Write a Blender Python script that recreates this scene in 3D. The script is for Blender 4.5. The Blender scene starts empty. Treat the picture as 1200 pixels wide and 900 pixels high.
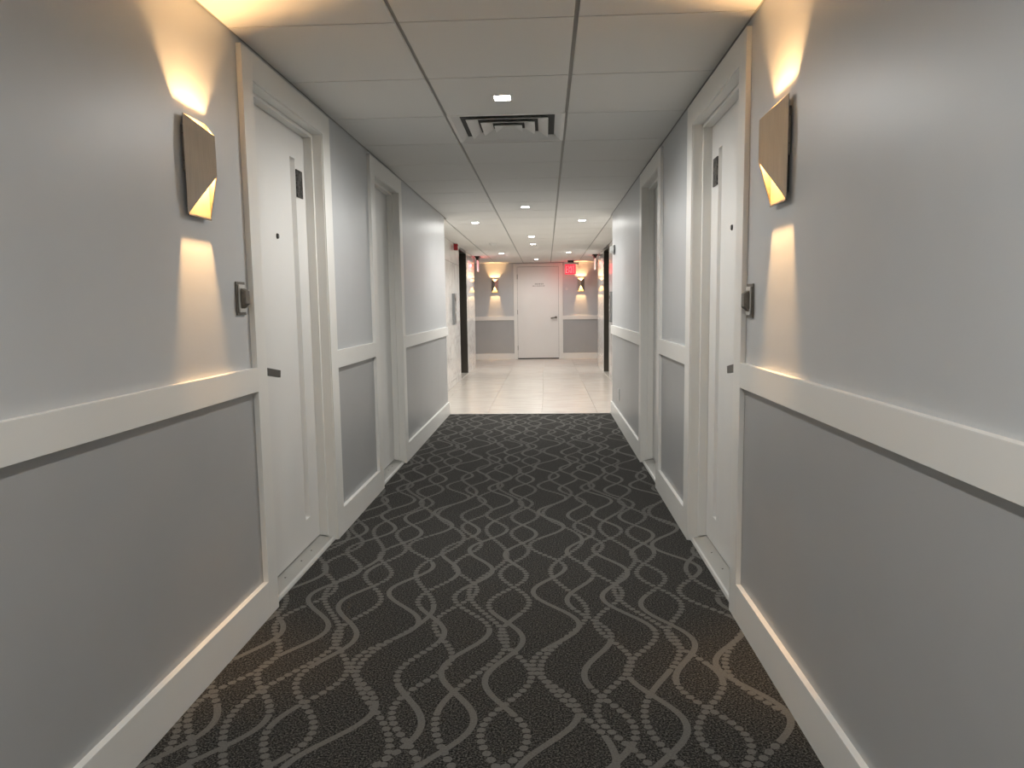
import bpy, bmesh, math, random
from mathutils import Matrix, Vector
random.seed(7)
scn = bpy.context.scene
COL = scn.collection

# ------------------------------------------------------------------ camera
cam_data = bpy.data.cameras.new('camera'); cam = bpy.data.objects.new('camera', cam_data)
COL.objects.link(cam); scn.camera = cam
cam_data.sensor_width = 36.0; cam_data.lens = 36.0 * 842.61 / 1200.0; cam_data.clip_start = 0.02
_R = Vector((0.99878902, 0.04720436, -0.01386527)); _U = Vector((0.0087236, 0.10743613, 0.99417372))
_F = Vector((-0.04841896, 0.99309074, -0.10689423))
cam.matrix_world = Matrix(((_R.x, _U.x, -_F.x, 0), (_R.y, _U.y, -_F.y, 0), (_R.z, _U.z, -_F.z, 1.17355), (0, 0, 0, 1)))

# ------------------------------------------------------------------ world, exposure, lamp strengths
w = bpy.data.worlds.new('world'); scn.world = w; w.use_nodes = True
w.node_tree.nodes['Background'].inputs[0].default_value = (0.5, 0.5, 0.5, 1)
w.node_tree.nodes['Background'].inputs[1].default_value = 0.0
vs = scn.view_settings
vs.view_transform = 'Standard'; vs.look = 'None'; vs.exposure = 0.95; vs.gamma = 1.0; vs.use_curve_mapping = False
P_CORRIDOR = 37.0; P_LOBBY = 27.0; P_SCONCE = 37.0; P_EXIT = 0.8
C_DOWN = (1.0, 0.985, 0.95); C_WARM = (1.0, 0.585, 0.255); C_RED = (1.0, 0.03, 0.05)

# ------------------------------------------------------------------ measurements (metres; camera stands at x = y = 0)
ZC = 2.139
XLF, XLW = -1.072, -1.092        # trim face and wall plane, left
XRF, XRW = 0.694, 0.712          # right
XM, T, Y0 = 0.110, 0.61, 2.5405  # ceiling grid
YEND = 7.835                     # corridor walls and carpet end here
YBACK = -4.2
LXL, LXR = -1.39, 1.00           # lobby walls
LEND = 14.08                     # lobby walls end, cross passage beyond
YF = 16.127                      # far wall trim face
YFW = YF + 0.02
ZRT, ZRB, ZBT = 0.9615, 0.8721, 0.1372
EL0, EL1 = 11.60, 12.68          # lift recesses

# ------------------------------------------------------------------ helpers
def link(o, parent=None):
    COL.objects.link(o)
    if parent: o.parent = parent
    return o
def tag(o, label=None, cat=None, group=None, kind=None):
    if label: o['label'] = label
    if cat: o['category'] = cat
    if group: o['group'] = group
    if kind: o['kind'] = kind
    return o
def empty(name, loc=(0, 0, 0), rz=0.0, parent=None):
    o = bpy.data.objects.new(name, None); link(o, parent)
    o.location = loc; o.rotation_euler = (0, 0, rz); o.empty_display_size = 0.05
    return o
def bm_box(bm, x0, x1, y0, y1, z0, z1, mi=0):
    x0, x1 = min(x0, x1), max(x0, x1); y0, y1 = min(y0, y1), max(y0, y1)
    v = [bm.verts.new(p) for p in ((x0,y0,z0),(x1,y0,z0),(x1,y1,z0),(x0,y1,z0),(x0,y0,z1),(x1,y0,z1),(x1,y1,z1),(x0,y1,z1))]
    for f in ((0,3,2,1),(4,5,6,7),(0,1,5,4),(1,2,6,5),(2,3,7,6),(3,0,4,7)):
        bm.faces.new([v[i] for i in f]).material_index = mi
def bm_prism(bm, pts, axis, a, b):
    """polygon pts (2-D) swept along axis from a to b"""
    def P(p, t):
        return (t, p[0], p[1]) if axis == 0 else ((p[0], t, p[1]) if axis == 1 else (p[0], p[1], t))
    A = [bm.verts.new(P(p, a)) for p in pts]; B = [bm.verts.new(P(p, b)) for p in pts]
    n = len(pts)
    bm.faces.new(A); bm.faces.new(B[::-1])
    for i in range(n): bm.faces.new((A[i], B[i], B[(i+1) % n], A[(i+1) % n]))
def bm_cyl(bm, c, axis, r0, r1, a, b, n=20):
    pts0 = []; pts1 = []
    for i in range(n):
        t = 2*math.pi*i/n; u, v = math.cos(t), math.sin(t)
        def P(r, h):
            return {0: (c[0]+h, c[1]+r*u, c[2]+r*v), 1: (c[0]+r*u, c[1]+h, c[2]+r*v), 2: (c[0]+r*u, c[1]+r*v, c[2]+h)}[axis]
        pts0.append(bm.verts.new(P(r0, a))); pts1.append(bm.verts.new(P(r1, b)))
    bm.faces.new(pts0[::-1]); bm.faces.new(pts1)
    for i in range(n): bm.faces.new((pts0[i], pts0[(i+1) % n], pts1[(i+1) % n], pts1[i]))
def done(bm, name, mats, parent=None, bevel=0.0, smooth=False):
    if bevel: bmesh.ops.bevel(bm, geom=list(bm.edges), offset=bevel, segments=2, affect='EDGES', profile=0.7, clamp_overlap=True)
    bmesh.ops.recalc_face_normals(bm, faces=list(bm.faces))
    me = bpy.data.meshes.new(name); bm.to_mesh(me); bm.free()
    for m in (mats if isinstance(mats, (list, tuple)) else [mats]): me.materials.append(m)
    if smooth:
        for p in me.polygons: p.use_smooth = True
    return link(bpy.data.objects.new(name, me), parent)
def box(name, x0, x1, y0, y1, z0, z1, mat, parent=None, bevel=0.0):
    bm = bmesh.new(); bm_box(bm, x0, x1, y0, y1, z0, z1); return done(bm, name, mat, parent, bevel)
def share(src, name, loc, parent):
    o = bpy.data.objects.new(name, src.data); link(o, parent); o.location = loc; return o
def copy_tree(o, parent=None):
    c = o.copy(); COL.objects.link(c); c.parent = parent
    for ch in list(o.children): copy_tree(ch, c)
    return c

# ------------------------------------------------------------------ materials
class NT:
    def __init__(s, name):
        s.m = bpy.data.materials.new(name); s.m.use_nodes = True; s.t = s.m.node_tree
        s.b = s.t.nodes['Principled BSDF']; s._c = None
    def n(s, kind, **kw):
        o = s.t.nodes.new(kind)
        for k, v in kw.items(): setattr(o, k, v)
        return o
    def l(s, a, b): s.t.links.new(a, b)
    def math(s, op, a, b=None, c=None):
        o = s.n('ShaderNodeMath', operation=op)
        for i, v in enumerate((a, b, c)):
            if v is None: continue
            if isinstance(v, (int, float)): o.inputs[i].default_value = v
            else: s.l(v, o.inputs[i])
        return o.outputs[0]
    def coord(s, which='Object'):
        if s._c is None: s._c = s.n('ShaderNodeTexCoord')
        return s._c.outputs[which]
    def noise(s, scale, detail=3, vec=None, rough=0.55, dist=0.0):
        o = s.n('ShaderNodeTexNoise'); o.inputs['Scale'].default_value = scale; o.inputs['Detail'].default_value = detail
        o.inputs['Roughness'].default_value = rough; o.inputs['Distortion'].default_value = dist
        s.l(vec if vec is not None else s.coord(), o.inputs['Vector']); return o.outputs['Fac']
    def ramp(s, fac, stops):
        o = s.n('ShaderNodeValToRGB'); e = o.color_ramp.elements
        while len(e) < len(stops): e.new(0.5)
        for el, (p, c) in zip(e, stops): el.position = p; el.color = (*c, 1)
        s.l(fac, o.inputs[0]); return o.outputs[0]
    def mix(s, fac, a, b):
        o = s.n('ShaderNodeMix', data_type='RGBA')
        for i, v in ((0, fac), (6, a), (7, b)):
            if isinstance(v, (int, float)): o.inputs[i].default_value = v
            elif isinstance(v, tuple): o.inputs[i].default_value = (*v, 1)
            else: s.l(v, o.inputs[i])
        return o.outputs[2]
    def bump(s, h, strength, dist):
        o = s.n('ShaderNodeBump'); o.inputs['Strength'].default_value = strength; o.inputs['Distance'].default_value = dist
        s.l(h, o.inputs['Height']); s.l(o.outputs[0], s.b.inputs['Normal'])
    def set(s, **kw):
        for k, v in kw.items():
            i = s.b.inputs[k.replace('_', ' ')]
            if isinstance(v, (int, float)): i.default_value = v
            elif isinstance(v, tuple): i.default_value = (*v, 1) if len(v) == 3 else v
            else: s.l(v, i)
        return s
def paint(name, col, rough, var=0.03, bump=0.06, scale=260):
    t = NT(name); g = t.noise(2.2, 3)
    lo = tuple(c*(1-var) for c in col); hi = tuple(min(1, c*(1+var)) for c in col)
    t.set(Base_Color=t.ramp(g, [(0.3, lo), (0.7, hi)]), Roughness=rough)
    if bump: t.bump(t.noise(scale, 2), bump, 0.002)
    return t.m
def metal(name, col, rough, aniso=None):
    t = NT(name); c = t.coord()
    mp = t.n('ShaderNodeMapping'); mp.inputs['Scale'].default_value = (300, 300, 3) if aniso else (40, 40, 40)
    t.l(c, mp.inputs[0]); g = t.noise(3, 2, mp.outputs[0])
    t.set(Base_Color=t.ramp(g, [(0.3, tuple(x*0.9 for x in col)), (0.7, tuple(min(1, x*1.08) for x in col))]), Metallic=1.0, Roughness=rough)
    return t.m
def emit(name, col, strength):
    t = NT(name); t.set(Base_Color=(0.8, 0.8, 0.8), Emission_Color=col, Emission_Strength=strength); return t.m

M = {}
M['wall'] = paint('wall_paint_light_grey', (0.55, 0.565, 0.575), 0.40)
M['wall_low'] = paint('wall_paint_mid_grey', (0.42, 0.425, 0.425), 0.42)
M['trim'] = paint('trim_paint', (0.82, 0.81, 0.775), 0.38, 0.015, 0.02)
M['door'] = paint('door_paint', (0.80, 0.79, 0.765), 0.42, 0.015, 0.02)
M['white'] = paint('white_plastic', (0.75, 0.75, 0.73), 0.35, 0.01, 0)
M['black'] = paint('black_plastic', (0.012, 0.011, 0.011), 0.35, 0.05, 0)
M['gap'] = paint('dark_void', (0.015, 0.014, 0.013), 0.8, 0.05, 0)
M['vent'] = paint('vent_enamel', (0.78, 0.775, 0.75), 0.4, 0.02, 0)
M['runner'] = paint('grid_runner_enamel', (0.36, 0.355, 0.33), 0.5, 0.02, 0)
M['slab'] = paint('plenum_board', (0.10, 0.10, 0.095), 0.8, 0.05, 0)
M['red'] = paint('red_enamel', (0.32, 0.012, 0.02), 0.35, 0.02, 0)
M['nickel'] = metal('brushed_nickel', (0.62, 0.605, 0.575), 0.40, True)
M['nickel_dark'] = metal('aged_nickel', (0.20, 0.18, 0.155), 0.42)
M['lever'] = metal('dark_lever_metal', (0.10, 0.095, 0.085), 0.35)
M['steel'] = metal('stainless_steel', (0.36, 0.37, 0.38), 0.30, True)
M['bronze'] = metal('dark_bronze', (0.15, 0.14, 0.12), 0.36, True)
M['lens'] = emit('downlight_lens', (1.0, 0.98, 0.93), 26.0)
M['lining'] = paint('sconce_lining_gold', (0.20, 0.157, 0.10), 0.6, 0.01, 0)

# ceiling panel: fine matt speckle
t = NT('ceiling_panel'); g = t.noise(420, 3); oi = t.n('ShaderNodeObjectInfo')
t.set(Base_Color=t.mix(t.math('MULTIPLY', oi.outputs['Random'], 0.6), t.ramp(g, [(0.35, (0.77, 0.76, 0.73)), (0.6, (0.83, 0.82, 0.79))]), (0.79, 0.78, 0.75)), Roughness=0.85)
t.bump(g, 0.10, 0.002); M['ceil'] = t.m

# polished marble
t = NT('polished_marble'); c = t.coord(); oi = t.n('ShaderNodeObjectInfo')
off = t.n('ShaderNodeVectorMath', operation='ADD'); t.l(c, off.inputs[0])
cb = t.n('ShaderNodeCombineXYZ'); t.l(t.math('MULTIPLY', oi.outputs['Random'], 30), cb.inputs[1]); t.l(cb.outputs[0], off.inputs[1])
v = t.math('ABSOLUTE', t.math('SUBTRACT', t.noise(1.7, 6, off.outputs[0], 0.6, 1.4), 0.5))
vein = t.ramp(v, [(0.0, (0.60, 0.58, 0.55)), (0.02, (0.74, 0.725, 0.70)), (0.08, (0.82, 0.81, 0.785))])
t.set(Base_Color=vein, Roughness=0.045); t.b.inputs['IOR'].default_value = 1.55; M['marble'] = t.m

# porcelain lobby tile with faint streaks across the passage
t = NT('porcelain_floor_tile'); c = t.coord(); oi = t.n('ShaderNodeObjectInfo')
mp = t.n('ShaderNodeMapping'); mp.inputs['Scale'].default_value = (1.0, 5.5, 1.0); t.l(c, mp.inputs[0])
off = t.n('ShaderNodeVectorMath', operation='ADD'); t.l(mp.outputs[0], off.inputs[0])
cb = t.n('ShaderNodeCombineXYZ'); t.l(t.math('MULTIPLY', oi.outputs['Random'], 40), cb.inputs[0]); t.l(cb.outputs[0], off.inputs[1])
g = t.noise(2.6, 6, off.outputs[0], 0.62, 0.6)
t.set(Base_Color=t.ramp(g, [(0.32, (0.56, 0.51, 0.455)), (0.5, (0.64, 0.59, 0.53)), (0.7, (0.69, 0.645, 0.585))]), Roughness=0.24)
M['floor_tile'] = t.m
M['grout'] = paint('grout', (0.56, 0.525, 0.475), 0.8, 0.04, 0)
M['sill'] = paint('grey_stone_sill', (0.36, 0.355, 0.33), 0.5, 0.10, 0.1, 40)
M['nosing_p'] = paint('nosing_grey', (0.50, 0.50, 0.48), 0.4, 0.03, 0)
M['nosing'] = metal('aluminium_nosing', (0.62, 0.62, 0.60), 0.38)

# dark plate with worn lighter figures (too worn to read)
t = NT('pewter_plate'); g = t.noise(55, 2, None, 0.6, 0.6)
t.set(Base_Color=t.ramp(g, [(0.42, (0.03, 0.028, 0.026)), (0.55, (0.13, 0.125, 0.118))]), Metallic=0.6, Roughness=0.45); M['plate'] = t.m

# patterned carpet: woven ribbons that turn into rows of dots
t = NT('patterned_carpet'); c = t.coord(); sep = t.n('ShaderNodeSeparateXYZ'); t.l(c, sep.inputs[0])
X, Y = sep.outputs[0], sep.outputs[1]
total = None
FAM = [  # spacing, offset, amplitude, wavelength, phase, solid share, ribbon period, seed
    (0.60, 0.000, 0.072, 0.59, 0.0, 0.70, 1.18, 1.3),
    (0.60, 0.050, 0.078, 0.885, 3.3, 0.08, 1.77, 5.7),
    (0.60, 0.150, 0.066, 0.59, 0.7, 0.60, 1.18, 2.9),
    (0.60, 0.165, 0.058, 0.59, 3.5, 0.10, 1.18, 7.9),
    (0.60, 0.310, 0.080, 0.59, -0.6, 0.66, 1.18, 4.1),
    (0.60, 0.375, 0.084, 0.885, 1.5, 0.10, 1.77, 9.1),
    (0.60, 0.455, 0.064, 0.59, 0.3, 0.52, 0.59, 6.3),
    (0.60, 0.520, 0.060, 0.59, 2.4, 0.00, 0.59, 3.3)]
PITCH = 0.029
for S, o, A, L, ph, solid, RP, sd in FAM:
    th = t.math('MULTIPLY_ADD', Y, 2*math.pi/L, ph)
    cx = t.math('MULTIPLY_ADD', t.math('SINE', th), A, o)
    cx = t.math('MULTIPLY_ADD', t.math('SINE', t.math('MULTIPLY_ADD', Y, 2*math.pi/1.77, ph*1.7)), 0.022, cx)
    u = t.math('DIVIDE', t.math('SUBTRACT', X, cx), S)
    idx = t.math('FLOOR', u)
    dx = t.math('MULTIPLY', t.math('SUBTRACT', t.math('FRACT', u), 0.5), S)          # signed sideways distance
    sl = t.math('MULTIPLY', t.math('COSINE', th), A*2*math.pi/L)
    k = t.math('SQRT', t.math('MULTIPLY_ADD', sl, sl, 1.0))
    d = t.math('DIVIDE', dx, k)                                                      # distance square to the curve
    s = t.math('ADD', t.math('MULTIPLY', Y, 1.10), t.math('MULTIPLY', t.math('DIVIDE', t.math('MULTIPLY', dx, sl), k), 0.9))
    ad = t.math('ABSOLUTE', d)
    hsh = t.math('FRACT', t.math('MULTIPLY', t.math('SINE', t.math('MULTIPLY_ADD', idx, 12.9898, sd)), 43758.5))
    q = t.math('FRACT', t.math('ADD', t.math('DIVIDE', Y, RP), hsh))
    is_solid = t.math('LESS_THAN', q, solid)
    rib = t.math('LESS_THAN', ad, 0.0102)
    ds = t.math('MULTIPLY', t.math('SUBTRACT', t.math('FRACT', t.math('DIVIDE', s, PITCH)), 0.5), PITCH)
    rr = t.math('ADD', t.math('POWER', t.math('DIVIDE', ad, 0.0122), 2.0), t.math('POWER', t.math('DIVIDE', ds, 0.0122), 2.0))
    dot = t.math('LESS_THAN', rr, 1.0)
    on = t.math('ADD', t.math('MULTIPLY', is_solid, rib), t.math('MULTIPLY', t.math('SUBTRACT', 1.0, is_solid), dot))
    total = on if total is None else t.math('MAXIMUM', total, on)
pile = t.noise(170, 2, None, 0.75)
dark = t.ramp(pile, [(0.36, (0.006, 0.006, 0.0055)), (0.50, (0.033, 0.032, 0.030)), (0.66, (0.125, 0.119, 0.108))])
lite = t.ramp(pile, [(0.3, (0.100, 0.097, 0.091)), (0.7, (0.150, 0.145, 0.135))])
t.set(Base_Color=t.mix(total, dark, lite), Roughness=0.95)
t.b.inputs['Specular IOR Level'].default_value = 0.1
t.bump(t.math('ADD', pile, t.math('MULTIPLY', total, -0.6)), 0.35, 0.004); M['carpet'] = t.m

# exit-sign materials
t = NT('sign_panel'); t.set(Base_Color=(0.75, 0.10, 0.14), Roughness=0.1); t.b.inputs['Transmission Weight'].default_value = 0.7
t.b.inputs['Emission Color'].default_value = (1, 0.035, 0.07, 1); t.b.inputs['Emission Strength'].default_value = 0.42; M['sign_panel'] = t.m
M['sign_red'] = emit('sign_letter_red', (1.0, 0.008, 0.025), 0.38)
M['sign_edge'] = emit('sign_edge_glow', (1.0, 0.22, 0.24), 0.4)
M['sign_edge_pale'] = emit('sign_edge_glow_pale', (1.0, 0.55, 0.42), 0.3)
M['ink'] = paint('grey_sign_ink', (0.20, 0.19, 0.175), 0.5, 0.02, 0)

# ================================================================== STRUCTURE
# ---- floor: slab, carpet, porcelain tiles
floor = tag(box('floor', -4.0, 3.6, YBACK, YFW + 0.1, -0.12, -0.012, M['grout']), 'floor with dark patterned carpet and pale lobby tiles', kind='structure')
box('carpet', -1.26, 0.88, YBACK, YEND - 0.004, -0.012, 0.0, M['carpet'], floor)
box('carpet_edge_strip', -1.092, 0.712, YEND - 0.004, YEND + 0.012, -0.012, 0.0015, M['nosing'], floor)
TX, TY = 0.61, 1.18
tile_cache = {}
def floor_tile(x0, x1, y0, y1):
    g = 0.0012; key = (round(x1-x0, 3), round(y1-y0, 3))
    cx, cy = (x0+x1)/2, (y0+y1)/2
    if key not in tile_cache:
        o = box('floor_tile', -key[0]/2+g, key[0]/2-g, -key[1]/2+g, key[1]/2-g, -0.012, 0.0, M['floor_tile'], floor, 0.0012)
        o.location = (cx, cy, 0); tile_cache[key] = o
    else: share(tile_cache[key], 'floor_tile', (cx, cy, 0), floor)
row = 0; y = YEND + 0.012
while y < YFW:
    y1 = min(y + TY, YFW + 0.02) if row else 9.02
    wide = y1 > LEND
    xa, xb = ((-3.7, 3.3) if wide else (LXL - 0.22, LXR + 0.22))
    x = -0.055 - TX*math.ceil((-0.055 - xa)/TX)
    while x < xb:
        a, b = max(x, xa), min(x + TX, xb)
        if b - a > 0.03: floor_tile(a, b, y, y1)
        x += TX
    y = y1; row += 1

# ---- walls of the corridor (door openings left free), paint changes at the rail
DOORS_Y = [(2.612, 2.704, 3.535, 3.650), (4.480, 4.588, 5.345, 5.445)]
ZMID = (ZRT + ZRB)/2
def corridor_wall(name, xw, xo, label):
    bm = bmesh.new()
    segs = [(YBACK, DOORS_Y[0][1] - 0.035), (DOORS_Y[0][2] + 0.035, DOORS_Y[1][1] - 0.035), (DOORS_Y[1][2] + 0.035, YEND)]
    for a, b in segs:
        bm_box(bm, xw, xo, a, b, -0.01, ZMID, 1); bm_box(bm, xw, xo, a, b, ZMID, ZC + 0.15, 0)
    for d in DOORS_Y: bm_box(bm, xw, xo, d[1] - 0.035, d[2] + 0.035, 2.05, ZC + 0.15, 0)
    return tag(done(bm, name, [M['wall'], M['wall_low']]), label, kind='structure')
corridor_wall('wall_left', XLW, LXL - 0.03, 'light grey wall above mid grey wainscot on the left of the corridor')
corridor_wall('wall_right', XRW, LXR + 0.03, 'light grey wall above mid grey wainscot on the right of the corridor')
tag(box('wall_front', -1.5, 1.1, YBACK - 0.1, YBACK, -0.01, ZC + 0.15, M['wall']), 'plain grey wall closing the corridor behind the viewer', kind='structure')
# wall boards behind door leaves keep the corridor closed
bm = bmesh.new(); bm_box(bm, -3.7, 3.3, YFW, YFW + 0.12, -0.01, ZMID, 1); bm_box(bm, -3.7, 3.3, YFW, YFW + 0.12, ZMID, ZC + 0.15, 0)
tag(done(bm, 'wall_back', [M['wall'], M['wall_low']]), 'grey end wall with white door and two warm sconces', kind='structure')
for nm, x in (('wall_passage_left', -3.7), ('wall_passage_right', 3.3)):
    s = -1 if x < 0 else 1
    tag(box(nm, x, x + s*0.1, LEND - 0.1, YFW + 0.12, -0.01, ZC + 0.15, M['wall']), 'grey wall closing the cross passage on the ' + ('left' if s < 0 else 'right'), kind='structure')

# ---- lobby walls: body, marble slabs, lift recess
def lobby_wall(name, xf, s, label):
    """s = -1 left, +1 right; xf is the polished face"""
    bk = xf + s*0.02
    bm = bmesh.new()
    bm_box(bm, bk, bk + s*0.5, YEND, EL0, -0.01, ZC + 0.15); bm_box(bm, bk, bk + s*0.5, EL1, LEND - 0.02, -0.01, ZC + 0.15)
    bm_box(bm, bk, bk + s*0.5, EL0, EL1, 2.12, ZC + 0.15); bm_box(bm, bk + s*0.36, bk + s*0.5, EL0, EL1, -0.01, 2.13)
    wl = tag(done(bm, name, M['wall']), label, kind='structure')
    zz = [0.0, 0.095, 0.965, 1.835, ZC + 0.02]
    ys = [[YEND, 8.70, 9.56, 10.41, 11.27, EL0], [EL1, 13.40, LEND]]
    for grp in ys:
        for a, b in zip(grp[:-1], grp[1:]):
            for z0, z1 in zip(zz[:-1], zz[1:]):
                g = 0.0012
                o = box('marble_slab', xf, bk, a + g, b - g, z0 + g, z1 - g, M['marble'], wl, 0.001)
    for z0, z1 in zip(zz[:-1], zz[1:]):   # slabs on the wall end that faces the cross passage
        box('marble_slab', xf, xf + s*0.52, LEND - 0.02, LEND, z0 + 0.0012, z1 - 0.0012, M['marble'], wl, 0.001)
    pw = bmesh.new(); bm_box(pw, xf + s*0.52, s*(3.7 if s < 0 else 3.3), LEND - 0.12, LEND, -0.01, ZC + 0.15)
    done(pw, 'passage_wall', M['wall'], wl)
    return wl
lobby_wall('wall_lobby_left', LXL, -1, 'polished white marble wall with lift recess on the left of the lobby')
lobby_wall('wall_lobby_right', LXR, 1, 'polished white marble wall with lift recess on the right of the lobby')
for s, xf in ((-1, LXL), (1, LXR)):      # lift entrances
    e = tag(empty('door_6' if s < 0 else 'door_7', (xf, (EL0 + EL1)/2, 0)), 'dark metal lift entrance recessed in the %s marble wall' % ('left' if s < 0 else 'right'), kind='structure')
    hw = (EL1 - EL0)/2; d = s*0.30
    box('jamb', s*0.004, d, hw - 0.012, hw, 0.02, 2.10, M['bronze'], e); box('jamb', s*0.004, d, -hw, -hw + 0.012, 0.02, 2.10, M['bronze'], e)
    box('head', s*0.004, d, -hw, hw, 2.10, 2.118, M['bronze'], e)
    box('door_panel', d, d + s*0.03, -hw, -0.002, 0.015, 2.10, M['bronze'], e, 0.001); box('door_panel', d, d + s*0.03, 0.002, hw, 0.015, 2.10, M['bronze'], e, 0.001)
    box('sill', s*0.002, d, -hw, hw, -0.005, 0.012, M['floor_tile'], e, 0.001)

# ---- chair rails and baseboards
rail_no = [0]
def rail(x0, x1, y0, y1, label, axis='x'):
    rail_no[0] += 1
    tag(box('trim_%d' % rail_no[0], x0, x1, y0, y1, ZRB, ZRT, M['trim'], None, 0.0015), label, kind='structure')
SEG = [(YBACK, DOORS_Y[0][0]), (DOORS_Y[0][3], DOORS_Y[1][0]), (DOORS_Y[1][3], YEND)]
WHERE = ['beside the nearest door', 'between the two doors', 'by the lobby']
for i, (a, b) in enumerate(SEG):
    rail(XLF, XLW - 0.004, a, b, 'white chair rail on the left wall ' + WHERE[i]); rail(XRF, XRW + 0.004, a, b, 'white chair rail on the right wall ' + WHERE[i])
FD0, FD1 = -0.636, 0.275; FC0, FC1 = -0.722, 0.372
rail(-3.7, FC0, YF, YFW + 0.004, 'white chair rail left of the far door'); rail(FC1, 3.3, YF, YFW + 0.004, 'white chair rail right of the far door')
bl = tag(empty('baseboard_left'), 'white baseboards along the left corridor wall', kind='structure')
br = tag(empty('baseboard_right'), 'white baseboards along the right corridor wall', kind='structure')
for a, b in SEG:
    box('board', XLF, XLW - 0.004, a, b, -0.005, ZBT, M['trim'], bl, 0.0015); box('board', XRF, XRW + 0.004, a, b, -0.005, ZBT, M['trim'], br, 0.0015)
bb = tag(empty('baseboard_back'), 'white baseboards along the far wall', kind='structure')
box('board', -3.7, FC0, YF, YFW + 0.004, -0.005, 0.125, M['trim'], bb, 0.0015); box('board', FC1, 3.3, YF, YFW + 0.004, -0.005, 0.125, M['trim'], bb, 0.0015)

# ---- doors.  local frame: x along the wall, y into the wall, z up, y = 0 is the casing face
def lever_handle(parent, x, z, y, dirx, plate, mat, ln=0.150):
    h = empty('door_handle', (x, y, z), 0, parent); h.rotation_euler = (0, math.radians(9*dirx), 0)
    bm = bmesh.new()
    if plate == 'round': bm_cyl(bm, (0, 0, 0), 1, 0.026, 0.024, 0.0, -0.010)
    else: bm_box(bm, -0.032, 0.032, -0.008, 0.0, -0.05, 0.05)
    done(bm, 'rose', mat, h, 0.0015)
    bm = bmesh.new(); bm_cyl(bm, (0, 0, 0), 1, 0.010, 0.010, -0.008, -0.052, 14); bm_box(bm, -0.011*dirx, ln*dirx, -0.060, -0.044, -0.015, 0.015); done(bm, 'lever', mat, h, 0.002)
    return h
def door(n, loc, rz, xa, xb, xc, xd, far, label, full=True):
    """xa<xb<xc<xd casing outer/inner edges; far = +1/-1: side away from the viewer (grooved side)"""
    r = tag(empty('door_%d' % n, loc, rz), label, kind='structure')
    H0, H1 = 2.015, 2.117
    cs = M['trim']
    box('casing', xa, xb, 0, 0.025, -0.005, H1, cs, r, 0.0015); box('casing', xc, xd, 0, 0.025, -0.005, H1, cs, r, 0.0015)
    box('casing', xb, xc, 0, 0.025, H0, H1, cs, r, 0.0015)
    j = 0.004; D = 0.24
    box('jamb', xb - 0.034, xb + j, 0.006, D, 0.0, H0 + 0.03, cs, r, 0.001); box('jamb', xc - j, xc + 0.034, 0.006, D, 0.0, H0 + 0.03, cs, r, 0.001)
    box('jamb', xb + j, xc - j, 0.006, D, H0 - j, H0 + 0.034, cs, r, 0.001)
    s0, s1 = 0.050, 0.090; p = 0.016
    box('stop', xb + j, xb + j + p, s0, s1, 0.03, H0 - j, cs, r, 0.001); box('stop', xc - j - p, xc - j, s0, s1, 0.03, H0 - j, cs, r, 0.001)
    box('stop', xb + j + p, xc - j - p, s0, s1, H0 - j - p, H0 - j, cs, r, 0.001)
    # leaf with one tall V-shaped groove near the far edge
    x0, x1, z0, z1 = xb + j + 0.003, xc - j - 0.003, 0.034, H0 - j - 0.003
    f, bk = 0.091, 0.135
    ge = xc - 0.152 if far > 0 else xb + 0.152      # edge next to the number plate
    gn = ge - far*0.066
    gd = ge - far*0.012; dep = f + 0.032
    za, zb = 0.165, 1.872
    bm = bmesh.new(); V = bm.verts.new
    lo, hi = (gn, ge) if gn < ge else (ge, gn)
    xs = [x0, lo, hi, x1]; zs = [z0, za, zb, z1]
    G = [[V((x, f, z)) for z in zs] for x in xs]
    for i in range(3):
        for k in range(3):
            if i == 1 and k == 1 and full: continue
            bm.faces.new((G[i][k], G[i+1][k], G[i+1][k+1], G[i][k+1]))
    if full:
        a0, a1 = V((gd, dep, za)), V((gd, dep, zb))
        bm.faces.new((G[1][1], a0, a1, G[1][2])); bm.faces.new((G[2][1], G[2][2], a1, a0))
        bm.faces.new((G[1][1], G[2][1], a0)); bm.faces.new((G[1][2], a1, G[2][2]))
    K = [V((x0, bk, z0)), V((x1, bk, z0)), V((x1, bk, z1)), V((x0, bk, z1))]
    bm.faces.new(K[::-1])
    bm.faces.new([G[i][0] for i in (3, 2, 1, 0)] + [K[0], K[1]]); bm.faces.new([G[i][3] for i in range(4)] + [K[2], K[3]])
    bm.faces.new([G[0][k] for k in range(4)] + [K[3], K[0]]); bm.faces.new([G[3][k] for k in (3, 2, 1, 0)] + [K[1], K[2]])
    leaf = done(bm, 'leaf', M['door'], r)
    box('gap_shadow', xb + j, xc - j, 0.134, 0.150, 0.0, H0 - j, M['gap'], r)  # dark sheet behind the leaf, coloured as the shade in its edge gaps
    mid = (xb + xc)/2
    if full:
        bm = bmesh.new(); bm_cyl(bm, (mid, f, 1.492), 1, 0.0125, 0.010, 0.0, -0.006, 18); ph = done(bm, 'peephole', M['lever'], leaf)
        pc = (xc - 0.108) if far > 0 else (xb + 0.108)
        pz = 1.762 if far > 0 else 1.776
        pl = box('number_plate', pc - 0.040, pc + 0.040, f - 0.006, f, pz - 0.063, pz + 0.063, M['plate'], leaf, 0.001)
        pl['label'] = 'small dark plate with worn figures'
    hx = xb + 0.072 if far > 0 else xc - 0.072
    lever_handle(leaf, hx, 0.933, f, far, 'round', M['lever'], 0.150 if full else 0.055)
    # threshold with a bright nosing
    bm = bmesh.new(); bm_prism(bm, [(0.026, -0.005), (0.026, 0.011), (0.034, 0.014), (0.090, 0.027), (0.17, 0.027), (0.17, -0.005)], 0, xb - 0.002, xc + 0.002); done(bm, 'threshold', M['sill'], r)
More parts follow.
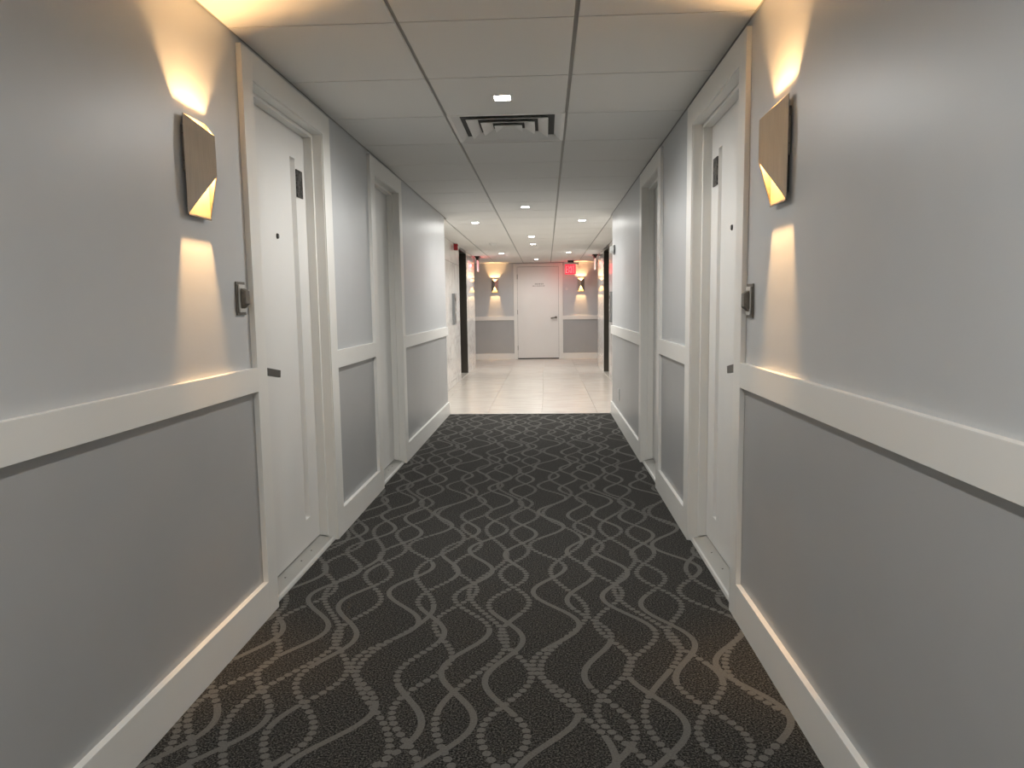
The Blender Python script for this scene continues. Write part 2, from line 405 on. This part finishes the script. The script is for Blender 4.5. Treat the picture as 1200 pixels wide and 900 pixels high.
    bm = bmesh.new(); bm_prism(bm, [(0.017, -0.004), (0.017, 0.004), (0.022, 0.0120), (0.030, 0.0150), (0.030, -0.004)], 0, xb, xc); done(bm, 'nosing', M['nosing_p'], r)
    for q in (0.3, 0.55, 0.72):
        sc = bmesh.new(); bm_cyl(sc, (xb + (xc - xb)*q, 0.066, 0.0212), 2, 0.004, 0.004, 0.0, 0.0015, 10); done(sc, 'screw', M['lever'], r)
    return r
HP = math.pi/2
NAMES = {1: 'white door beside the left warm sconce', 2: 'second white door on the left, nearer the lobby', 3: 'white door beside the right warm sconce', 4: 'second white door on the right, nearer the lobby'}
for i, dd in enumerate(DOORS_Y):
    a, b, c, d = dd
    door(1 + i, (XLF, 0, 0), HP, a, b, c, d, 1, NAMES[1 + i], i == 0)
    door(3 + i, (XRF, 0, 0), -HP, -d, -c, -b, -a, -1, NAMES[3 + i], i == 0)

# far door, flush leaf
r = tag(empty('door_5', (0, YF, 0)), 'plain white door with chrome lever at the far end of the lobby', kind='structure')
box('casing', FC0, FD0 - 0.004, -0.002, 0.02, 0, 2.118, M['trim'], r, 0.0015); box('casing', FD1 + 0.004, FC1, -0.002, 0.02, 0, 2.118, M['trim'], r, 0.0015)
box('casing', FD0 - 0.004, FD1 + 0.004, -0.002, 0.02, 2.05, 2.118, M['trim'], r, 0.0015)
leaf = box('leaf', FD0, FD1, 0.006, 0.019, 0.022, 2.045, M['door'], r, 0.001)
box('gap_shadow', FD0 - 0.004, FD1 + 0.004, 0.012, 0.0195, 0.0, 2.05, M['gap'], r)  # near-black sheet standing in for the shadow gap around the leaf
h = lever_handle(leaf, 0.215, 0.925, 0.006, -1, 'round', M['nickel_dark'], 0.115)
for z in (0.25, 1.05, 1.83):
    bm = bmesh.new(); bm_cyl(bm, (FD0 - 0.002, 0.0, z), 2, 0.007, 0.007, -0.05, 0.05, 12); done(bm, 'hinge', M['nickel_dark'], r)
# small two-line lettering on the leaf, too faint to read: plain strokes
bm = bmesh.new(); x = -0.245
for wd in (0.020, 0.026, 0.018, 0.030, 0.022, 0.026):
    bm_box(bm, x, x + wd*0.55, 0.0045, 0.0062, 1.652, 1.682); bm_box(bm, x, x + wd, 0.0045, 0.0062, 1.664, 1.670); x += wd + 0.010
done(bm, 'lettering', M['ink'], leaf)
bm = bmesh.new(); x = -0.300
for wd in (0.05, 0.02, 0.035, 0.045, 0.03, 0.04):
    bm_box(bm, x, x + wd, 0.0045, 0.0062, 1.618, 1.630); x += wd + 0.010
done(bm, 'lettering', M['ink'], leaf)

# ---- ceiling: slab, runners, panels
ceiling = tag(box('ceiling', -3.9, 3.5, YBACK - 0.1, YFW + 0.12, ZC + 0.022, ZC + 0.16, M['slab']), 'suspended ceiling of pale square panels with grey runners', kind='structure')
box('ceiling_board', XLW, XRW, YBACK, Y0 - 4*T, ZC, ZC + 0.021, M['ceil'], ceiling)
GX, GY = 0.008, 0.0034
cache = {}
def ctile(x0, x1, y0, y1):
    w_, l_ = round(x1 - x0, 3), round(y1 - y0, 3)
    if w_ < 0.03 or l_ < 0.03: return
    if (w_, l_) not in cache:
        o = box('ceiling_panel', -w_/2, w_/2, -l_/2, l_/2, 0, 0.018, M['ceil'], ceiling, 0.0016); cache[(w_, l_)] = o
        o.location = ((x0 + x1)/2, (y0 + y1)/2, ZC)
    else: share(cache[(w_, l_)], 'ceiling_panel', ((x0 + x1)/2, (y0 + y1)/2, ZC), ceiling)
lines = [XM + i*T for i in range(-7, 7)]
for k in range(-4, 23):
    ya, yb = Y0 + k*T + GY, Y0 + (k + 1)*T - GY
    yb = min(yb, YFW - 0.004)
    if yb < YEND + 0.4: xa, xb = XLW + 0.010, XRW - 0.010
    elif ya < LEND - 0.3: xa, xb = LXL + 0.006, LXR - 0.006
    else: xa, xb = -3.69, 3.29
    for i in range(len(lines) - 1):
        x0, x1 = max(lines[i] + GX, xa), min(lines[i + 1] - GX, xb)
        if i == 0: x0 = xa if xa > lines[0] else x0
        if x1 - x0 < 0.03: continue
        if k == 2 and abs((x0 + x1)/2 - (XM - T/2)) < 0.05: continue     # the air vent sits here
        ctile(x0, x1, ya, yb)
for i, x in enumerate(lines):
    if XLW + 0.02 < x < XRW - 0.02: a = Y0 - 4*T
    elif LXL < x < LXR: a = YEND
    else: a = LEND
    box('main_runner', x - 0.012, x + 0.012, a, YFW, ZC + 0.009, ZC + 0.02, M['runner'], ceiling)
for s, x in ((1, XLW), (-1, XRW)):
    box('wall_angle', x, x + s*0.016, Y0 - 4*T, YEND, ZC + 0.004, ZC + 0.02, M['runner'], ceiling)
for s, x in ((1, LXL), (-1, LXR)):
    box('wall_angle', x, x + s*0.012, YEND, LEND, ZC + 0.004, ZC + 0.02, M['runner'], ceiling)
# soffit edges of the corridor walls inside the lobby
# ================================================================== THINGS
# ---- wall sconces.  local: x along the wall, y into the wall (wall at y = 0), z from the floor
def sconce(loc, rz, label, power=P_SCONCE):
    r = tag(empty('wall_sconce', loc, rz), label, 'sconce', 'folded metal wall sconces')
    W, o, D = 0.0735, 0.014, 0.075
    zt, zb, rt, rb = 0.148, -0.148, 0.093, -0.027      # about z = 1.614
    def shell(name, mat, inset, parent):
        bm = bmesh.new(); V = bm.verts.new; i = inset
        al, ar, bl_, br_ = V((-W + i, -o - i*0.2, zt)), V((W - i, -o - i*0.2, zt)), V((-W + i, -o - i*0.2, zb)), V((W - i, -o - i*0.2, zb))
        tq, bq = V((0, -D + i*1.3, rt - i*0.2)), V((0, -D + i*1.3, rb + i*0.2))
        bm.faces.new((al, tq, bq, bl_)); bm.faces.new((ar, br_, bq, tq))
        ob = done(bm, name, mat, parent)
        return ob
    sh = shell('shell', M['nickel'], 0.0, r)
    md = sh.modifiers.new('thickness', 'SOLIDIFY'); md.thickness = 0.0016; md.offset = 0
    ln = shell('lining', M['lining'], 0.0022, r)
    # back of the body: front side white, back side metal
    box('back_panel', -W + 0.0005, W - 0.0005, -o - 0.0006, -o + 0.0010, zb, zt, M['nickel'], r)
    box('reflector', -W + 0.003, W - 0.003, -o - 0.0022, -o - 0.0008, zb + 0.001, zt - 0.001, M['lining'], r)
    # folded bottom lip that closes the lower edge
    bm = bmesh.new(); bm_box(bm, -W, W, -o - 0.0030, -o + 0.0012, zb - 0.004, zb); done(bm, 'lip', M['nickel_dark'], r)
    bk = box('bracket', -0.068, 0.068, -o + 0.001, -0.004, -0.02, 0.115, M['nickel_dark'], r, 0.001)
    box('mounting_box', -0.050, 0.050, -o + 0.001, 0.0, -0.125, -0.02, M['black'], r, 0.001)
    for s in (-1, 1):
        for z in (0.09, 0.01):
            bm = bmesh.new(); bm_cyl(bm, (s*0.068, -0.009, z), 0, 0.002, 0.002, 0.0, s*0.0015, 8); done(bm, 'screw', M['black'], bk)
    bm = bmesh.new(); bm_prism(bm, [(-W + 0.003, -o - 0.0024), (W - 0.003, -o - 0.0024), (0.0, -D + 0.004)], 2, 0.049, 0.051); done(bm, 'added_baffle', M['lining'], r)  # unseen plate added to keep upward and downward light apart
    for share_, y_, z_ in ((0.30, -0.047, 0.066), (0.62, -0.058, 0.034)):     # up and down LED chips
        ld = bpy.data.lights.new('sconce_lamp', 'POINT'); ld.energy = power*share_; ld.color = C_WARM; ld.shadow_soft_size = 0.009
        lo = bpy.data.objects.new('lamp', ld); link(lo, r); lo.location = (0, y_, z_)
    return r
sconce((XLW, 2.241, 1.615), HP, 'folded nickel wall sconce glowing warm beside the nearest left door')
sconce((XRW, 2.238, 1.621), -HP, 'folded nickel wall sconce glowing warm beside the nearest right door')
sconce((-1.136, YFW, 1.64), 0, 'small far sconce on the end wall left of the white door')
sconce((0.772, YFW, 1.64), 0, 'small far sconce on the end wall beside the exit sign')

# ---- downlights
def downlight(x, y, label, power):
    r = tag(empty('downlight', (x, y, ZC)), label, 'downlight', 'recessed ceiling downlights')
    a = 0.037
    bm = bmesh.new()
    for (x0, x1, y0, y1) in ((-a-.014, a+.014, -a-.014, -a), (-a-.014, a+.014, a, a+.014), (-a-.014, -a, -a, a), (a, a+.014, -a, a)):
        bm_box(bm, x0, x1, y0, y1, -0.003, 0.002)
    done(bm, 'trim_ring', M['ceil'], r)
    box('lens', -a, a, -a, a, -0.0012, 0.003, M['lens'], r)
    ld = bpy.data.lights.new('downlight_lamp', 'SPOT'); ld.energy = power; ld.color = C_DOWN; ld.shadow_soft_size = 0.035
    ld.spot_size = math.radians(176); ld.spot_blend = 0.6
    lo = bpy.data.objects.new('lamp', ld); link(lo, r); lo.location = (0, 0, -0.008)
    return r
XC = XM - T/2
downlight(XC, 3.455, 'bright square downlight in front of the ceiling air vent', P_CORRIDOR)
downlight(XC, 7.15, 'downlight where the carpet meets the lobby', P_CORRIDOR)
downlight(XC - T, 8.38, 'left of the two downlights at the start of the lobby', P_LOBBY)
downlight(XC + T, 8.36, 'right of the two downlights at the start of the lobby', P_LOBBY)
downlight(XC, 10.18, 'centre downlight over the middle of the lobby', P_LOBBY)
downlight(XC, 11.38, 'centre downlight between the two lift entrances', P_LOBBY)
downlight(XC - T, 13.22, 'far left downlight past the smoke detector', P_LOBBY)
downlight(XC + T, 13.22, 'far downlight just before the exit sign', P_LOBBY)
downlight(XC, 14.95, 'farthest downlight in front of the end door', P_LOBBY)
downlight(XC, -0.205, 'downlight over the viewpoint, above the picture', P_CORRIDOR*1.8)

# ---- air vent
r = tag(empty('air_vent', (XC, Y0 + 2.47*T, ZC)), 'square louvred air vent set in the ceiling', 'vent')
O, I = 0.300, 0.283
bm = bmesh.new()
for (x0, x1, y0, y1) in ((-O, O, -O, -I), (-O, O, I, O), (-O, -I, -I, I), (I, O, -I, I)): bm_box(bm, x0, x1, y0, y1, -0.002, 0.006)
done(bm, 'rim', M['vent'], r)
def frustum(bm, h0, z0, h1, z1):
    A = [bm.verts.new((sx*h0, sy*h0, z0)) for sx, sy in ((-1,-1),(1,-1),(1,1),(-1,1))]
    B = [bm.verts.new((sx*h1, sy*h1, z1)) for sx, sy in ((-1,-1),(1,-1),(1,1),(-1,1))]
    for i in range(4): bm.faces.new((A[i], A[(i+1) % 4], B[(i+1) % 4], B[i]))
    return A, B
bm = bmesh.new(); A, B = frustum(bm, I, 0.0, 0.212, 0.045); o = done(bm, 'outer_cone', M['vent'], r)
bm = bmesh.new(); bm_box(bm, -0.23, 0.23, -0.23, 0.23, 0.075, 0.09); done(bm, 'duct', M['gap'], r)
for hw, top in ((0.214, 0.036), (0.143, 0.034), (0.074, 0.030)):
    bm = bmesh.new(); frustum(bm, hw, -0.001, max(hw - 0.082, 0.006), top); o = done(bm, 'louver', M['vent'], r)
    md = o.modifiers.new('thickness', 'SOLIDIFY'); md.thickness = 0.003; md.offset = 0
bm = bmesh.new(); bm_box(bm, -0.030, 0.030, -0.030, 0.030, 0.027, 0.034); done(bm, 'core', M['vent'], r)
for x0, x1, y0, y1 in ((-.31, .31, -.31, -.30), (-.31, .31, .30, .31), (-.31, -.30, -.31, .31), (.30, .31, -.31, .31)): pass

# ---- doorbell plates
def bell(loc, rz, label):
    r = tag(empty('doorbell', loc, rz), label, 'doorbell', 'metal doorbells beside the nearest doors')
    box('plate', -0.036, 0.036, -0.006, 0.0, -0.059, 0.059, M['nickel_dark'], r, 0.0015)
    box('rim', -0.027, 0.027, -0.012, -0.006, -0.049, 0.049, M['nickel'], r, 0.002)
    bm = bmesh.new(); bm_prism(bm, [(-0.012, -0.036), (-0.030, -0.020), (-0.030, 0.026), (-0.012, 0.036)], 0, -0.017, 0.017)
    done(bm, 'button', M['nickel_dark'], r, 0.0015)
    return r
bell((XLW, 2.535, 1.216), HP, 'metal doorbell plate on the wall right of the left sconce')
bell((XRW, 2.553, 1.182), -HP, 'metal doorbell plate on the wall left of the right sconce')

# ---- wall outlet, alarm on the right wall near the lobby
r = tag(empty('wall_outlet', (XRW, 7.10, 0.295), -HP), 'small white outlet plate low on the right wall by the lobby', 'outlet')
box('plate', -0.036, 0.036, -0.006, 0, -0.058, 0.058, M['white'], r, 0.0015)
for z in (-0.022, 0.022): box('socket', -0.016, 0.016, -0.008, -0.004, z - 0.014, z + 0.014, M['white'], r, 0.003)
r = tag(empty('alarm_sounder', (XRW, 7.55, 1.742), -HP), 'round white and grey alarm on the right wall at the lobby corner', 'alarm')
bm = bmesh.new(); bm_cyl(bm, (0, 0, 0), 1, 0.052, 0.050, 0.0, -0.016, 28); done(bm, 'base', M['steel'], r, 0.001)
bm = bmesh.new(); bm_cyl(bm, (0, 0, 0), 1, 0.046, 0.032, -0.016, -0.050, 28); done(bm, 'cover', M['white'], r, 0.002)

# ---- red strobe on the left lobby wall
r = tag(empty('fire_strobe', (LXL, 11.05, 2.085), HP), 'red fire alarm strobe high on the left marble wall', 'alarm')
box('body', -0.055, 0.055, -0.055, 0.0, -0.045, 0.045, M['red'], r, 0.004)
box('lens', -0.028, 0.028, -0.075, -0.055, -0.02, 0.02, M['white'], r, 0.006)
# ---- lift call panels
for s, xf, yy in ((-1, LXL, 10.75), (1, LXR, 11.05)):
    r = tag(empty('call_panel', (xf, yy, 1.15), HP if s < 0 else -HP), 'tall steel lift call panel on the %s marble wall' % ('left' if s < 0 else 'right'), 'call panel', 'lift call panels')
    box('plate', -0.09, 0.09, -0.040, 0.0, -0.23, 0.23, M['steel'], r, 0.002)
    for z in (-0.05, 0.03):
        bm = bmesh.new(); bm_cyl(bm, (0, 0, z), 1, 0.018, 0.017, -0.040, -0.045, 20); done(bm, 'button', M['white'], r)
    box('indicator', -0.035, 0.035, -0.042, -0.040, 0.12, 0.17, M['black'], r)
# ---- key switch on far wall
r = tag(empty('wall_button', (0.456, YFW, 1.545), 0), 'tiny white button on the end wall below the exit sign', 'button')
bm = bmesh.new(); bm_cyl(bm, (0, 0, 0), 1, 0.024, 0.022, 0.0, -0.008, 20); done(bm, 'rim', M['white'], r)
bm = bmesh.new(); bm_cyl(bm, (0, 0, 0), 1, 0.009, 0.009, -0.008, -0.012, 14); done(bm, 'key_hole', M['steel'], r)
# ---- smoke detector
r = tag(empty('smoke_detector', (-0.803, 11.09, ZC)), 'round white smoke detector on the lobby ceiling', 'smoke detector')
bm = bmesh.new(); bm_cyl(bm, (0, 0, 0), 2, 0.062, 0.060, 0.0, -0.014, 28); done(bm, 'base', M['white'], r)
bm = bmesh.new(); bm_cyl(bm, (0, 0, 0), 2, 0.050, 0.034, -0.014, -0.042, 28); done(bm, 'cover', M['vent'], r, 0.002)

# ---- exit sign facing the viewer
r = tag(empty('exit_sign', (0.530, 15.60, ZC)), 'glowing red EXIT sign hanging in front of the end wall', 'exit sign')
box('canopy', -0.065, 0.065, -0.035, 0.035, -0.045, 0.0, M['black'], r, 0.003)
box('housing', -0.155, 0.155, -0.022, 0.022, -0.082, -0.045, M['nickel'], r, 0.003)
for s in (-1, 1): box('end_cap', s*0.155, s*0.166, -0.026, 0.026, -0.100, -0.040, M['nickel_dark'], r, 0.002)
box('panel', -0.120, 0.110, -0.004, 0.004, -0.292, -0.082, M['sign_panel'], r, 0.001)
def letter(ch, cx):
    bm = bmesh.new(); wd, ht, st = 0.040, 0.150, 0.015; z0 = -0.265; y0, y1 = -0.0075, -0.0042
    def bar(x0, x1, a, b): bm_box(bm, cx + x0, cx + x1, y0, y1, z0 + a, z0 + b)
    if ch == 'E':
        bar(-wd/2, -wd/2 + st, 0, ht)
        for z in (0, ht/2 - st/2, ht - st): bar(-wd/2 + st, wd/2, z, z + st)
    elif ch == 'X':
        for s in (1, -1):
            p = [(-s*wd/2 - st/2, 0), (-s*wd/2 + st/2, 0), (s*wd/2 + st/2, ht), (s*wd/2 - st/2, ht)]
            bm_prism(bm, [(cx + a, z0 + b) for a, b in p], 1, y0, y1)
    elif ch == 'I': bar(-st/2, st/2, 0, ht)
    else: bar(-st/2, st/2, 0, ht - st); bar(-wd/2 - 0.004, wd/2 + 0.004, ht - st, ht)
    done(bm, 'letter', M['sign_red'], r)
for ch, cx in zip('EXIT', (-0.082, -0.025, 0.020, 0.062)): letter(ch, cx)
ld = bpy.data.lights.new('exit_lamp', 'POINT'); ld.energy = P_EXIT; ld.color = C_RED; ld.shadow_soft_size = 0.05
lo = bpy.data.objects.new('lamp', ld); link(lo, r); lo.location = (-0.005, 0.09, -0.19)
# ---- two sign blades seen edge-on at the lobby corners
for x, nm, mt, pw in ((-1.305, 'left', 'sign_edge', 1.0), (0.935, 'right', 'sign_edge_pale', 0.35)):
    r = tag(empty('hanging_sign', (x, 13.93, ZC)), 'thin hanging sign seen edge-on under a black mount, %s side of the lobby' % nm, 'hanging sign', 'edge-on hanging signs')
    bm = bmesh.new(); bm_box(bm, -0.050, 0.050, -0.13, 0.13, -0.016, 0.0); done(bm, 'canopy', M['black'], r, 0.002)
    bm = bmesh.new(); bm_prism(bm, [(-0.036, -0.016), (0.036, -0.016), (0.013, -0.078), (-0.013, -0.078)], 1, -0.11, 0.11); done(bm, 'mount', M['black'], r, 0.002)
    box('panel', -0.006, 0.006, -0.13, 0.13, -0.285, -0.075, M[mt], r, 0.001)
    ld = bpy.data.lights.new('sign_lamp', 'POINT'); ld.energy = P_EXIT*pw; ld.color = C_RED; ld.shadow_soft_size = 0.04
    lo = bpy.data.objects.new('lamp', ld); link(lo, r); lo.location = (0.0, 0.18, -0.16)
